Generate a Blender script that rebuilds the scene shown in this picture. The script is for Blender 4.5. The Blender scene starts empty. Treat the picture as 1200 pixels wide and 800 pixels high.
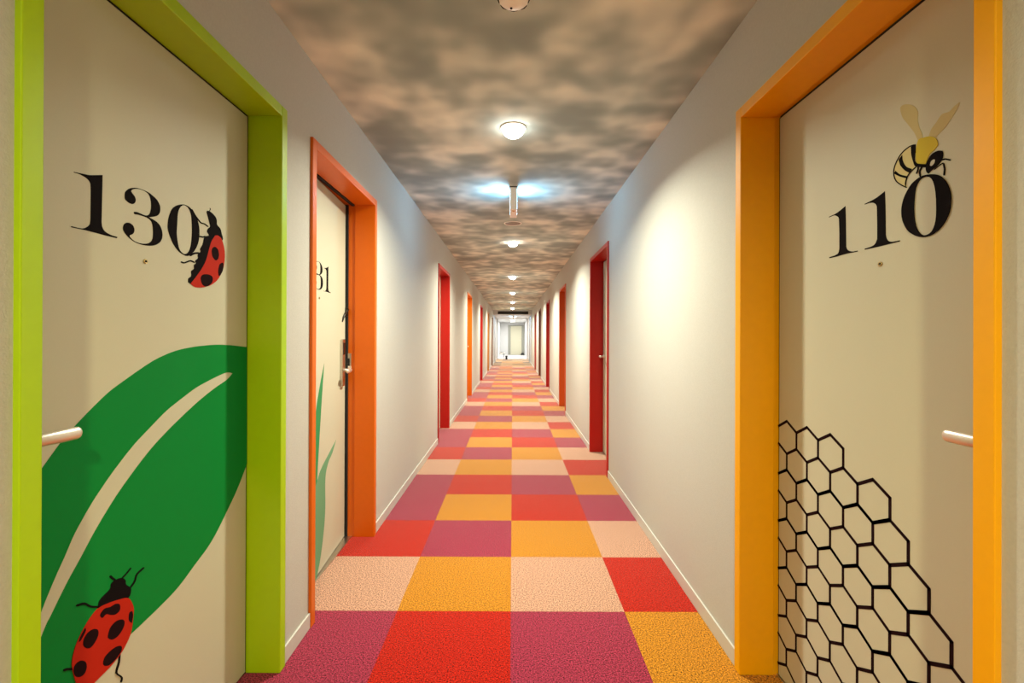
import bpy, bmesh, math, random
from mathutils import Vector, Matrix
from mathutils.geometry import tessellate_polygon

S = bpy.context.scene
COL = S.collection
random.seed(4)

# ------------------------------------------------------------------ camera
F_PX, PY = 539.24, 393.41
cam_data = bpy.data.cameras.new('camera')
cam_data.sensor_width = 36.0
cam_data.lens = F_PX / 1200 * 36.0
cam_data.shift_y = (PY - 400) / 1200
cam_data.clip_start = 0.02
cam = bpy.data.objects.new('camera', cam_data)
COL.objects.link(cam)
PITCH, YAW, ROLL = -.0017, .0011, .0035
_B = Matrix(((1, 0, 0), (0, 0, -1), (0, 1, 0)))
_cy, _sy, _cp, _sp, _cr, _sr = math.cos(YAW), math.sin(YAW), math.cos(PITCH), math.sin(PITCH), math.cos(ROLL), math.sin(ROLL)
_R = Matrix(((_cr, -_sr, 0), (_sr, _cr, 0), (0, 0, 1))) @ Matrix(((1, 0, 0), (0, _cp, -_sp), (0, _sp, _cp))) @ Matrix(((_cy, 0, _sy), (0, 1, 0), (-_sy, 0, _cy))) @ _B
_r, _d, _f = Vector(_R[0]), Vector(_R[1]), Vector(_R[2])
_M = Matrix((_r, -_d, -_f)).transposed().to_4x4()
_M.translation = (0, 0, 1.2087)
cam.matrix_world = _M
S.camera = cam

# ------------------------------------------------------------------ world, exposure, lamp powers
W = bpy.data.worlds.new('world')
S.world = W
W.use_nodes = True
W.node_tree.nodes['Background'].inputs[0].default_value = (0, 0, 0, 1)
W.node_tree.nodes['Background'].inputs[1].default_value = 0
S.view_settings.view_transform = 'Standard'
S.view_settings.look = 'None'
S.view_settings.exposure = 1.0
S.view_settings.gamma = 1.0
S.view_settings.use_curve_mapping = False

LAMP_W = 28.0                 # each corridor downlight
LAMP_RGB = (1.0, 1.0, .80)
NEAR_RGB = (1.0, .96, .56)
NEAR_SPREAD = 160
LAMP_SPREAD = 150
LAMP_Y = [-.72, 2.52, 5.59, 8.78, 11.97, 15.19, 18.45]
LAMP_MUL = [1.08, .88, 1.15, 1.3, 1.3, 1.3, 1.3]
SIGN_STRENGTH = 20.0
LOBBY_W = 43.0

# ------------------------------------------------------------------ dimensions (metres)
XL, XR = -.841, .8276         # corridor wall faces
ZC = 2.353                    # ceiling
Y_BACK, Y_SOF, Y_END = -2.6, 19.6, 30.8
Z_LOB = 2.16                  # lower lobby ceiling
TS, SX, SY = .5, -.0033, 2.0279   # carpet tile size and seams

# ------------------------------------------------------------------ materials
REFL = .68                    # paper, paint and carpet all reflect less than their swatches
def srgb(r, g, b):
    f = lambda c: (c / 12.92) if c <= .04045 else ((c + .055) / 1.055) ** 2.4
    return (f(r / 255), f(g / 255), f(b / 255), 1)

def mat(name, col, rough=.5, metal=0, noise=0, nscale=200, bump=0, bscale=400, spec=.5, coat=0, stretch=None, refl=None):
    m = bpy.data.materials.new(name)
    m.use_nodes = True
    nt = m.node_tree
    if not metal:
        k = REFL if refl is None else refl
        col = (col[0] * k, col[1] * k, col[2] * k, 1)
    b = nt.nodes['Principled BSDF']
    b.inputs['Base Color'].default_value = col
    b.inputs['Roughness'].default_value = rough
    b.inputs['Metallic'].default_value = metal
    b.inputs['Specular IOR Level'].default_value = spec
    b.inputs['Coat Weight'].default_value = coat
    tc = nt.nodes.new('ShaderNodeTexCoord')
    mp = nt.nodes.new('ShaderNodeMapping')
    nt.links.new(tc.outputs['Object'], mp.inputs[0])
    if stretch:
        mp.inputs['Scale'].default_value = stretch
    if noise:
        n = nt.nodes.new('ShaderNodeTexNoise')
        n.inputs['Scale'].default_value = nscale
        n.inputs['Detail'].default_value = 3
        nt.links.new(mp.outputs[0], n.inputs['Vector'])
        r = nt.nodes.new('ShaderNodeMapRange')
        r.inputs['From Min'].default_value = .3
        r.inputs['From Max'].default_value = .7
        r.inputs['To Min'].default_value = 1 - noise
        r.inputs['To Max'].default_value = 1 + noise
        nt.links.new(n.outputs['Fac'], r.inputs['Value'])
        h = nt.nodes.new('ShaderNodeVectorMath')
        h.operation = 'SCALE'
        h.inputs[0].default_value = col[:3]
        nt.links.new(r.outputs[0], h.inputs['Scale'])
        nt.links.new(h.outputs[0], b.inputs['Base Color'])
    if bump:
        n2 = nt.nodes.new('ShaderNodeTexNoise')
        n2.inputs['Scale'].default_value = bscale
        n2.inputs['Detail'].default_value = 2
        nt.links.new(mp.outputs[0], n2.inputs['Vector'])
        bp = nt.nodes.new('ShaderNodeBump')
        bp.inputs['Strength'].default_value = bump
        bp.inputs['Distance'].default_value = .002
        nt.links.new(n2.outputs['Fac'], bp.inputs['Height'])
        nt.links.new(bp.outputs[0], b.inputs['Normal'])
    return m

def emit(name, col, strength):
    m = bpy.data.materials.new(name)
    m.use_nodes = True
    b = m.node_tree.nodes['Principled BSDF']
    b.inputs['Base Color'].default_value = (.8, .8, .8, 1)
    b.inputs['Emission Color'].default_value = (*col[:3], 1)
    b.inputs['Emission Strength'].default_value = strength
    return m

M = {}
def carpet(n, c):
    c = (c[0] * .80, c[1] * .80, c[2] * .80, 1)
    M[n] = mat(n, c, .95, noise=1.0, nscale=185, bump=.9, bscale=240, spec=.1)
    b = M[n].node_tree.nodes['Principled BSDF']
    b.inputs['Sheen Weight'].default_value = .8
    b.inputs['Sheen Roughness'].default_value = .30
    b.inputs['Sheen Tint'].default_value = (1, .92, .86, 1)
carpet('carpet_purple', srgb(184, 58, 88))
carpet('carpet_red', srgb(214, 34, 16))
carpet('carpet_orange', srgb(232, 152, 40))
carpet('carpet_pink', srgb(234, 178, 150))
carpet('carpet_brown', srgb(105, 62, 34))
carpet('carpet_sand', srgb(232, 180, 120))
M['white_tile'] = mat('white_tile', (.82, .81, .80, 1), .25)
M['wallpaper'] = mat('wallpaper', (.74, .72, .665, 1), .85, noise=.035, nscale=160, bump=.35, bscale=260, spec=.2)
M['plain_wall'] = mat('plain_wall', (.80, .80, .80, 1), .7)
M['white_trim'] = mat('white_trim', (.83, .80, .74, 1), .4)
M['cream'] = mat('door_cream', (.78, .745, .565, 1), .55, noise=.012, nscale=300, spec=.3)
M['white_plastic'] = mat('white_plastic', (.90, .88, .82, 1), .4, refl=1)
M['steel'] = mat('satin_steel', (.62, .58, .52, 1), .32, metal=1)
M['handle'] = mat('satin_handle', (.78, .70, .62, 1), .38, metal=.75)
M['dark_metal'] = mat('dark_metal', (.05, .045, .04, 1), .35, metal=.9)
M['brass'] = mat('brass', (.55, .40, .18, 1), .3, metal=1)
M['black'] = mat('black_print', (.010, .007, .008, 1), .85, spec=.05)
M['flat_black'] = mat('matt_black', (.012, .012, .012, 1), .8)
M['glass_dark'] = mat('dark_lens', (.01, .01, .012, 1), .08)
M['print_red'] = mat('print_red', srgb(212, 44, 22), .7, spec=.12)
M['print_green'] = mat('print_green', srgb(0, 150, 62), .6, spec=.12)
M['print_wing'] = mat('print_wing', srgb(228, 212, 158), .7, spec=.12)
M['print_yellow'] = mat('print_yellow', srgb(236, 214, 70), .7, spec=.12)
M['print_pale'] = mat('print_pale', srgb(246, 232, 170), .7, spec=.12)
M['print_leaf'] = mat('print_leaf', srgb(72, 160, 100), .7, spec=.12)
M['print_sage'] = mat('print_sage', srgb(128, 180, 136), .7, spec=.12)
M['maroon'] = mat('print_maroon', (.020, .006, .008, 1), .85, spec=.05)
M['vent_dark'] = mat('vent_dark', (.018, .012, .010, 1), .6)
def paint(n, c, rough=.38):
    M[n] = mat(n, c, rough, noise=.015, nscale=40, spec=.4, refl=.85)
paint('paint_lime', srgb(176, 212, 4))
paint('paint_amber', srgb(254, 178, 0))
paint('paint_orange', srgb(230, 108, 4))
paint('paint_red', srgb(186, 16, 6))
paint('paint_rust', srgb(214, 84, 22))
paint('paint_crimson', srgb(180, 24, 22))
paint('paint_tan', srgb(196, 128, 60))
paint('paint_brown', srgb(110, 56, 34))
paint('paint_rose', srgb(186, 80, 74))
paint('paint_grey', srgb(150, 150, 140))

# cloud-printed ceiling paper
def cloud_material():
    m = bpy.data.materials.new('cloud_paper')
    m.use_nodes = True
    nt = m.node_tree
    b = nt.nodes['Principled BSDF']
    b.inputs['Roughness'].default_value = .85
    b.inputs['Specular IOR Level'].default_value = .2
    tc = nt.nodes.new('ShaderNodeTexCoord')
    def noise(scale, detail, rough, dist, w):
        mp = nt.nodes.new('ShaderNodeMapping')
        mp.inputs['Location'].default_value = w
        mp.inputs['Scale'].default_value = (1, 1, 1)
        nt.links.new(tc.outputs['Object'], mp.inputs[0])
        n = nt.nodes.new('ShaderNodeTexNoise')
        n.inputs['Scale'].default_value = scale
        n.inputs['Detail'].default_value = detail
        n.inputs['Roughness'].default_value = rough
        n.inputs['Distortion'].default_value = dist
        nt.links.new(mp.outputs[0], n.inputs['Vector'])
        return n.outputs['Fac']
    a = noise(4.9, 1.3, .42, .1, (3.1, 1.7, 0))
    c = noise(1.7, 1.5, .5, .2, (9.4, 5.2, 0))
    mx = nt.nodes.new('ShaderNodeMath')
    mx.operation = 'MULTIPLY_ADD'
    nt.links.new(c, mx.inputs[0])
    mx.inputs[1].default_value = .45
    nt.links.new(a, mx.inputs[2])
    rp = nt.nodes.new('ShaderNodeValToRGB')
    cr = rp.color_ramp
    cr.interpolation = 'B_SPLINE'
    cr.elements[0].position = .50
    cr.elements[0].color = CLOUD[0]
    cr.elements[1].position = .93
    cr.elements[1].color = CLOUD[2]
    e = cr.elements.new(.71)
    e.color = CLOUD[1]
    nt.links.new(mx.outputs[0], rp.inputs[0])
    nt.links.new(rp.outputs[0], b.inputs['Base Color'])
    return m
CLOUD = [(.28, .335, .33, 1), (.42, .50, .48, 1), (.84, .87, .79, 1)]
M['clouds'] = cloud_material()

# ------------------------------------------------------------------ mesh helpers
class MB:
    """collects shapes into one mesh with several materials"""
    def __init__(self):
        self.bm = bmesh.new()
        self.mats = []
    def mi(self, m):
        if m not in self.mats:
            self.mats.append(m)
        return self.mats.index(m)
    def _merge(self, b2, m, smooth=False):
        i = self.mi(m)
        for f in b2.faces:
            f.material_index = i
            f.smooth = smooth
        me = bpy.data.meshes.new('tmp')
        b2.to_mesh(me)
        b2.free()
        self.bm.from_mesh(me)
        bpy.data.meshes.remove(me)
    def box(self, lo, hi, m, bev=0, seg=2):
        b2 = bmesh.new()
        bmesh.ops.create_cube(b2, size=1)
        lo, hi = [min(a, b) for a, b in zip(lo, hi)], [max(a, b) for a, b in zip(lo, hi)]
        for v in b2.verts:
            v.co = [(lo[k] + hi[k]) / 2 + v.co[k] * (hi[k] - lo[k]) for k in range(3)]
        if bev:
            bmesh.ops.bevel(b2, geom=b2.edges[:], offset=bev, segments=seg, profile=.5, affect='EDGES')
        self._merge(b2, m)
        return self
    def tube(self, pts, r, m, n=16, flat=1.0):
        """round bar through pts; r a number or one per point; rounded ends"""
        pts = [Vector(p) for p in pts]
        rs = r if isinstance(r, (list, tuple)) else [r] * len(pts)
        P, Rr = [], []
        d0 = (pts[1] - pts[0]).normalized()
        d1 = (pts[-1] - pts[-2]).normalized()
        for k in range(5):
            a = k / 5 * math.pi / 2
            P.append(pts[0] - d0 * rs[0] * .8 * math.cos(a)); Rr.append(max(.05, math.sin(a)) * rs[0])
        P += pts; Rr += list(rs)
        for k in range(1, 6):
            a = k / 5 * math.pi / 2
            P.append(pts[-1] + d1 * rs[-1] * .8 * math.sin(a)); Rr.append(max(.05, math.cos(a)) * rs[-1])
        b2 = bmesh.new()
        rings = []
        for i, p in enumerate(P):
            d = (P[min(i + 1, len(P) - 1)] - P[max(i - 1, 0)]).normalized()
            up = Vector((0, 0, 1)) if abs(d.z) < .95 else Vector((1, 0, 0))
            s = d.cross(up).normalized()
            u = s.cross(d).normalized()
            rings.append([b2.verts.new(p + (s * math.cos(t) * flat + u * math.sin(t)) * Rr[i]) for t in [2 * math.pi * k / n for k in range(n)]])
        for a, c in zip(rings, rings[1:]):
            for k in range(n):
                b2.faces.new((a[k], a[(k + 1) % n], c[(k + 1) % n], c[k]))
        b2.faces.new(rings[0][::-1]); b2.faces.new(rings[-1])
        bmesh.ops.recalc_face_normals(b2, faces=b2.faces)
        self._merge(b2, m, True)
        return self
    def lathe(self, prof, c, m, n=40, axis='Z', smooth=True):
        """profile [(radius, height)] turned about an axis through c"""
        b2 = bmesh.new()
        rings = []
        for r, h in prof:
            ring = []
            for k in range(n):
                t = 2 * math.pi * k / n
                if axis == 'Z':
                    p = (c[0] + r * math.cos(t), c[1] + r * math.sin(t), c[2] + h)
                else:
                    p = (c[0] + h, c[1] + r * math.cos(t), c[2] + r * math.sin(t))
                ring.append(b2.verts.new(p))
            rings.append(ring)
        for a, d in zip(rings, rings[1:]):
            for k in range(n):
                b2.faces.new((a[k], a[(k + 1) % n], d[(k + 1) % n], d[k]))
        for ring in (rings[0], rings[-1]):
            if (ring[0].co - ring[n // 2].co).length > 1e-6:
                b2.faces.new(ring)
        bmesh.ops.remove_doubles(b2, verts=b2.verts, dist=1e-6)
        bmesh.ops.recalc_face_normals(b2, faces=b2.faces)
        self._merge(b2, m, smooth)
        return self
    def poly(self, loops, off, s, m, y0=0):
        """flat printed shape: loops of (along, up), its face `off` proud of the leaf"""
        i = self.mi(m)
        fl = [Vector((p[0] - y0, p[1], 0)) for l in loops for p in l]
        tris = tessellate_polygon([[Vector((p[0] - y0, p[1], 0)) for p in l] for l in loops])
        vs = [self.bm.verts.new((s * off, p.x, p.y)) for p in fl]
        vb = [self.bm.verts.new((s * .0001, p.x, p.y)) for p in fl]
        for t in tris:
            a, b, c = (fl[k] for k in t)
            area = (b - a).cross(c - a).z
            if abs(area) < 1e-12:
                continue
            q = t if area * s > 0 else t[::-1]
            try:
                f = self.bm.faces.new([vs[k] for k in q]); f.material_index = i
            except ValueError:
                pass
        k0 = 0
        for l in loops:
            n = len(l)
            for k in range(n):
                a, b = k0 + k, k0 + (k + 1) % n
                f = self.bm.faces.new((vs[a], vs[b], vb[b], vb[a])); f.material_index = i
            k0 += n
        return self
    def build(self, name, parent=None, loc=(0, 0, 0), world=False):
        me = bpy.data.meshes.new(name)
        if world:                          # shapes were given in world metres
            org = Vector(parent_origin(parent)) if parent else Vector(loc)
            bmesh.ops.translate(self.bm, verts=self.bm.verts, vec=-org)
        self.bm.to_mesh(me)
        self.bm.free()
        for m in self.mats:
            me.materials.append(m)
        o = bpy.data.objects.new(name, me)
        COL.objects.link(o)
        o.location = loc if (not parent or not world) else (0, 0, 0)
        if parent:
            o.parent = parent
        return o

def parent_origin(p):
    v = Vector((0, 0, 0))
    while p:
        v += p.location
        p = p.parent
    return v

def tag(o, label, cat, group=None, kind=None):
    o['label'] = label
    o['category'] = cat
    if group:
        o['group'] = group
    if kind:
        o['kind'] = kind
    return o

def empty(name, loc, label, cat, group=None, kind=None):
    o = bpy.data.objects.new(name, None)
    o.empty_display_size = .1
    COL.objects.link(o)
    o.location = loc
    return tag(o, label, cat, group, kind)

def copy_tree(o, parent=None, done=None):
    c = o.copy()
    COL.objects.link(c)
    if parent:
        c.parent = parent
    for ch in list(o.children):
        copy_tree(ch, c)
    return c
# printed shapes on the door leaves: (along the wall, height) in metres
DECALS = {"one130":[["k",[[[0.993,1.5615],[1.0281,1.5669],[1.0374,1.5698],[1.0628,1.5791],[1.0607,1.47],[1.0619,1.4612],[1.0629,1.4582],[1.0659,1.4537],[1.0679,1.4517],[1.0705,1.45],[1.0738,1.4486],[1.0777,1.4473],[1.0862,1.4456],[1.0907,1.4451],[1.1032,1.4447],[1.1023,1.4414],[1.072,1.4409],[1.0445,1.4417],[1.0185,1.4417],[0.987,1.4406],[0.9884,1.4428],[1.0055,1.443],[1.0109,1.4435],[1.0146,1.4443],[1.0199,1.4465],[1.0271,1.4519],[1.0307,1.4565],[1.0318,1.4594],[1.033,1.4679],[1.0334,1.534],[1.0328,1.547],[1.0317,1.5508],[1.0294,1.5537],[1.0256,1.5567],[1.0196,1.559],[1.0078,1.561],[1.0038,1.561],[0.9935,1.5603]]]]],"three130":[["k",[[[1.1238,1.5478],[1.1239,1.553],[1.1251,1.5588],[1.1283,1.5637],[1.1351,1.5703],[1.1408,1.5739],[1.1441,1.5755],[1.1518,1.5785],[1.1601,1.5807],[1.1676,1.5816],[1.1835,1.582],[1.1922,1.5816],[1.1965,1.581],[1.2054,1.579],[1.2184,1.5743],[1.2261,1.57],[1.2317,1.5645],[1.2355,1.5585],[1.2367,1.5555],[1.2372,1.5523],[1.2373,1.5461],[1.2362,1.5402],[1.2337,1.5348],[1.2299,1.5305],[1.2247,1.5268],[1.2175,1.5233],[1.2068,1.5193],[1.1989,1.517],[1.2133,1.5146],[1.226,1.5111],[1.2298,1.5093],[1.2331,1.5072],[1.236,1.5048],[1.2406,1.499],[1.2439,1.4921],[1.2455,1.4846],[1.2457,1.4808],[1.2447,1.4733],[1.2436,1.4698],[1.2402,1.4634],[1.2379,1.4605],[1.232,1.4551],[1.2245,1.4503],[1.2158,1.4465],[1.211,1.445],[1.2009,1.4427],[1.1901,1.4412],[1.1791,1.4406],[1.163,1.4416],[1.1533,1.4435],[1.1487,1.4448],[1.1405,1.4479],[1.1334,1.4517],[1.1254,1.4578],[1.1219,1.4618],[1.1198,1.4653],[1.1189,1.4685],[1.1193,1.4724],[1.1208,1.4771],[1.122,1.4792],[1.1234,1.481],[1.127,1.484],[1.1309,1.486],[1.1351,1.4869],[1.1374,1.487],[1.1427,1.4862],[1.1475,1.4842],[1.1506,1.4809],[1.1525,1.477],[1.153,1.4749],[1.153,1.4706],[1.1517,1.4666],[1.1506,1.4648],[1.1476,1.4614],[1.1455,1.46],[1.139,1.4567],[1.1389,1.4539],[1.1399,1.4526],[1.1449,1.449],[1.1521,1.4456],[1.1561,1.4445],[1.1652,1.4433],[1.1749,1.4434],[1.1801,1.444],[1.1899,1.446],[1.1978,1.4488],[1.204,1.4526],[1.2083,1.4572],[1.2111,1.4629],[1.212,1.4665],[1.2128,1.4745],[1.2129,1.4824],[1.2123,1.49],[1.2106,1.5],[1.2085,1.5053],[1.207,1.5074],[1.2053,1.509],[1.2011,1.5115],[1.1985,1.5125],[1.191,1.5142],[1.1786,1.5147],[1.1708,1.5145],[1.1635,1.5141],[1.1546,1.5127],[1.1532,1.513],[1.1508,1.5146],[1.1517,1.5182],[1.158,1.5198],[1.163,1.5201],[1.1803,1.5184],[1.1858,1.5185],[1.1904,1.5191],[1.1925,1.5198],[1.1968,1.522],[1.1987,1.5235],[1.2019,1.5279],[1.2032,1.5307],[1.2051,1.5373],[1.2057,1.5409],[1.2061,1.5488],[1.2051,1.5602],[1.2033,1.567],[1.2007,1.5723],[1.1969,1.5763],[1.1946,1.5778],[1.1891,1.5797],[1.1824,1.5807],[1.1744,1.5807],[1.1671,1.58],[1.1572,1.5776],[1.1507,1.5747],[1.1455,1.5717],[1.144,1.5702],[1.1421,1.5665],[1.147,1.5621],[1.1523,1.5584],[1.1538,1.5569],[1.1558,1.5533],[1.1568,1.5494],[1.1563,1.5455],[1.1545,1.5419],[1.1512,1.5386],[1.1472,1.5362],[1.1451,1.5356],[1.1385,1.5356],[1.134,1.5367],[1.1284,1.5392],[1.1258,1.5411],[1.1243,1.5434]]]]],"zero130":[["k",[[[1.2642,1.5135],[1.2652,1.5235],[1.2662,1.5291],[1.2697,1.5405],[1.275,1.5526],[1.278,1.5578],[1.281,1.5621],[1.2842,1.5657],[1.2919,1.572],[1.2967,1.5751],[1.3022,1.5781],[1.3133,1.583],[1.3232,1.586],[1.328,1.5868],[1.338,1.5872],[1.3432,1.5867],[1.3483,1.5857],[1.3533,1.584],[1.3582,1.5815],[1.3629,1.5783],[1.3717,1.5708],[1.3792,1.5629],[1.3824,1.5586],[1.3852,1.5541],[1.3875,1.5493],[1.3908,1.5391],[1.3925,1.5273],[1.3926,1.514],[1.392,1.5075],[1.3897,1.4954],[1.3857,1.484],[1.3796,1.4729],[1.3724,1.463],[1.3687,1.4587],[1.3607,1.4515],[1.353,1.4459],[1.3493,1.4436],[1.3455,1.4419],[1.3415,1.4407],[1.3373,1.4402],[1.333,1.4402],[1.3286,1.4407],[1.3192,1.4427],[1.3094,1.446],[1.3045,1.4485],[1.2947,1.4553],[1.2855,1.4638],[1.2815,1.4688],[1.2778,1.4743],[1.2716,1.4848],[1.2676,1.493],[1.2662,1.4967],[1.2644,1.5036],[1.2641,1.5065]],[[1.3002,1.5258],[1.3013,1.545],[1.3029,1.5554],[1.3054,1.5638],[1.3092,1.5712],[1.3143,1.5774],[1.3172,1.5799],[1.3236,1.5835],[1.3271,1.5846],[1.3305,1.5851],[1.3339,1.585],[1.3375,1.5844],[1.3409,1.5832],[1.3441,1.5814],[1.3471,1.5789],[1.3499,1.5758],[1.3524,1.5721],[1.3544,1.5681],[1.356,1.5636],[1.3572,1.5587],[1.3587,1.5474],[1.3597,1.5336],[1.36,1.5187],[1.3594,1.5036],[1.3581,1.4893],[1.356,1.477],[1.3546,1.4715],[1.3513,1.4623],[1.3473,1.4553],[1.3424,1.45],[1.3397,1.4478],[1.3339,1.4451],[1.3278,1.4444],[1.3246,1.4448],[1.3215,1.4457],[1.3151,1.449],[1.312,1.4515],[1.3093,1.4546],[1.307,1.4587],[1.3051,1.4635],[1.302,1.4741],[1.2997,1.4853],[1.2985,1.4976],[1.2985,1.5044]]]]],"bug130":[["k",[[[1.4249,1.5926],[1.4261,1.5946],[1.4282,1.5963],[1.431,1.5975],[1.4341,1.5982],[1.4375,1.5982],[1.4458,1.5967],[1.4541,1.5941],[1.4627,1.5903],[1.4661,1.5881],[1.4687,1.5859],[1.4707,1.5836],[1.4735,1.5783],[1.4739,1.575],[1.4736,1.5679],[1.4748,1.5648],[1.478,1.5625],[1.4871,1.5586],[1.491,1.556],[1.4936,1.5528],[1.4956,1.5491],[1.4986,1.5406],[1.5038,1.5312],[1.5051,1.5258],[1.5026,1.5195],[1.4949,1.5127],[1.4712,1.4972],[1.4596,1.4871],[1.4491,1.4741],[1.4287,1.4436],[1.4192,1.4301],[1.4104,1.4191],[1.4022,1.4093],[1.3863,1.3916],[1.3775,1.3826],[1.3548,1.3606],[1.3445,1.3645],[1.3445,1.3726],[1.3455,1.3754],[1.3479,1.3776],[1.3549,1.3816],[1.3572,1.3841],[1.3578,1.3875],[1.3566,1.3952],[1.3571,1.3986],[1.3595,1.4011],[1.3666,1.4053],[1.3691,1.4076],[1.3697,1.4103],[1.3687,1.416],[1.369,1.4185],[1.3709,1.4205],[1.3764,1.4238],[1.378,1.4254],[1.3776,1.4271],[1.3744,1.4303],[1.3742,1.4322],[1.3763,1.4343],[1.3835,1.439],[1.3859,1.4415],[1.3865,1.4441],[1.3853,1.4497],[1.3859,1.4526],[1.3883,1.4555],[1.3955,1.4614],[1.3978,1.464],[1.3979,1.466],[1.3956,1.469],[1.3955,1.471],[1.3971,1.4739],[1.4048,1.4841],[1.4065,1.4871],[1.4103,1.4964],[1.4134,1.5091],[1.4158,1.5127],[1.4204,1.5154],[1.4324,1.5195],[1.4358,1.5216],[1.4355,1.5238],[1.4295,1.5282],[1.4276,1.5305],[1.4275,1.533],[1.4282,1.5356],[1.431,1.5408],[1.4335,1.5432],[1.4398,1.548],[1.4414,1.5509],[1.4411,1.5545],[1.4296,1.5805],[1.4263,1.5871],[1.4251,1.5901]]]],
["k",[[[1.3573,1.581],[1.3585,1.5784],[1.3615,1.5754],[1.3681,1.569],[1.374,1.564],[1.3843,1.5568],[1.3928,1.5519],[1.3974,1.5502],[1.4021,1.5497],[1.4106,1.5505],[1.4144,1.5505],[1.4187,1.5496],[1.4279,1.5469],[1.4317,1.5467],[1.4337,1.5487],[1.4312,1.5504],[1.4217,1.5531],[1.4167,1.5541],[1.412,1.5541],[1.4038,1.5533],[1.4003,1.5536],[1.3964,1.5551],[1.3882,1.5598],[1.378,1.5669],[1.3721,1.5718],[1.3626,1.5811],[1.3597,1.5826]]]],
["k",[[[1.3904,1.5079],[1.3931,1.5071],[1.4026,1.5074],[1.4074,1.508],[1.4118,1.5094],[1.4189,1.5127],[1.4205,1.5144],[1.419,1.5164],[1.4164,1.516],[1.4104,1.5131],[1.4074,1.5122],[1.3948,1.5114],[1.3914,1.5104]]]],
["k",[[[1.3529,1.4421],[1.3569,1.4432],[1.3664,1.4488],[1.371,1.4509],[1.3759,1.4525],[1.3874,1.4548],[1.3913,1.4567],[1.3912,1.46],[1.3872,1.4603],[1.3749,1.4577],[1.3687,1.4558],[1.3629,1.4531],[1.3528,1.4471],[1.3505,1.4444]]]],
["k",[[[1.3146,1.4185],[1.3161,1.4173],[1.3191,1.4168],[1.3227,1.4163],[1.3265,1.4163],[1.3335,1.4184],[1.3509,1.4261],[1.3541,1.4269],[1.3582,1.4268],[1.3679,1.4251],[1.3719,1.4252],[1.3735,1.4276],[1.3706,1.4291],[1.3657,1.43],[1.3601,1.4309],[1.3546,1.4309],[1.3496,1.4297],[1.3291,1.4208],[1.3268,1.4203],[1.3242,1.4202],[1.3185,1.4212],[1.316,1.4208]]]],
["k",[[[1.4369,1.5975],[1.4403,1.6004],[1.4433,1.6044],[1.4433,1.606],[1.4415,1.6082],[1.4404,1.6086],[1.4392,1.6078],[1.4394,1.6069],[1.441,1.605],[1.4411,1.6041],[1.4359,1.5978]]]],
["r",[[[1.4653,1.5281],[1.4764,1.5306],[1.4806,1.5307],[1.4845,1.5299],[1.4886,1.5287],[1.4926,1.5268],[1.4962,1.5241],[1.4995,1.5206],[1.5026,1.5162],[1.5053,1.5114],[1.5099,1.5016],[1.5133,1.4911],[1.5143,1.4856],[1.5152,1.474],[1.5151,1.4678],[1.5136,1.4543],[1.5106,1.4393],[1.5083,1.4321],[1.5054,1.4253],[1.5021,1.4187],[1.4982,1.4123],[1.4892,1.4001],[1.4841,1.3942],[1.4786,1.3887],[1.4724,1.3835],[1.4657,1.3787],[1.4583,1.3742],[1.4506,1.3701],[1.4427,1.3665],[1.4344,1.3633],[1.417,1.3581],[1.3999,1.3548],[1.3914,1.3538],[1.3832,1.3533],[1.3758,1.3535],[1.3691,1.3549],[1.3627,1.3572],[1.3538,1.3613],[1.3693,1.3764],[1.3892,1.3972],[1.4025,1.4125],[1.4131,1.4268],[1.4177,1.4341],[1.422,1.4419],[1.4259,1.4508],[1.4361,1.4788],[1.4443,1.4998],[1.4476,1.5061],[1.452,1.5124]]]],
["s",[[[1.4478,1.4771],[1.4486,1.4799],[1.4516,1.4848],[1.4562,1.4885],[1.4591,1.4901],[1.4624,1.4911],[1.4656,1.4914],[1.469,1.4908],[1.4727,1.4894],[1.4762,1.4874],[1.4791,1.485],[1.4811,1.4818],[1.4827,1.478],[1.4837,1.474],[1.4841,1.4701],[1.4837,1.4662],[1.4826,1.4622],[1.4811,1.4585],[1.4793,1.4554],[1.4771,1.453],[1.4745,1.451],[1.4718,1.4496],[1.4689,1.449],[1.4659,1.4492],[1.4627,1.4502],[1.4569,1.4536],[1.4523,1.4582],[1.4504,1.4609],[1.4491,1.4638],[1.4481,1.467],[1.4475,1.474]]]],
["s",[[[1.4813,1.4241],[1.4837,1.4319],[1.4853,1.4357],[1.4874,1.4389],[1.4902,1.4416],[1.4936,1.4439],[1.4999,1.4469],[1.5024,1.4471],[1.5076,1.4449],[1.5072,1.4324],[1.5064,1.4278],[1.5031,1.4199],[1.4983,1.4126],[1.4919,1.4053],[1.4886,1.4024],[1.4858,1.401],[1.4838,1.4017],[1.4822,1.404],[1.4802,1.4102],[1.48,1.4168]]]],
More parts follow.
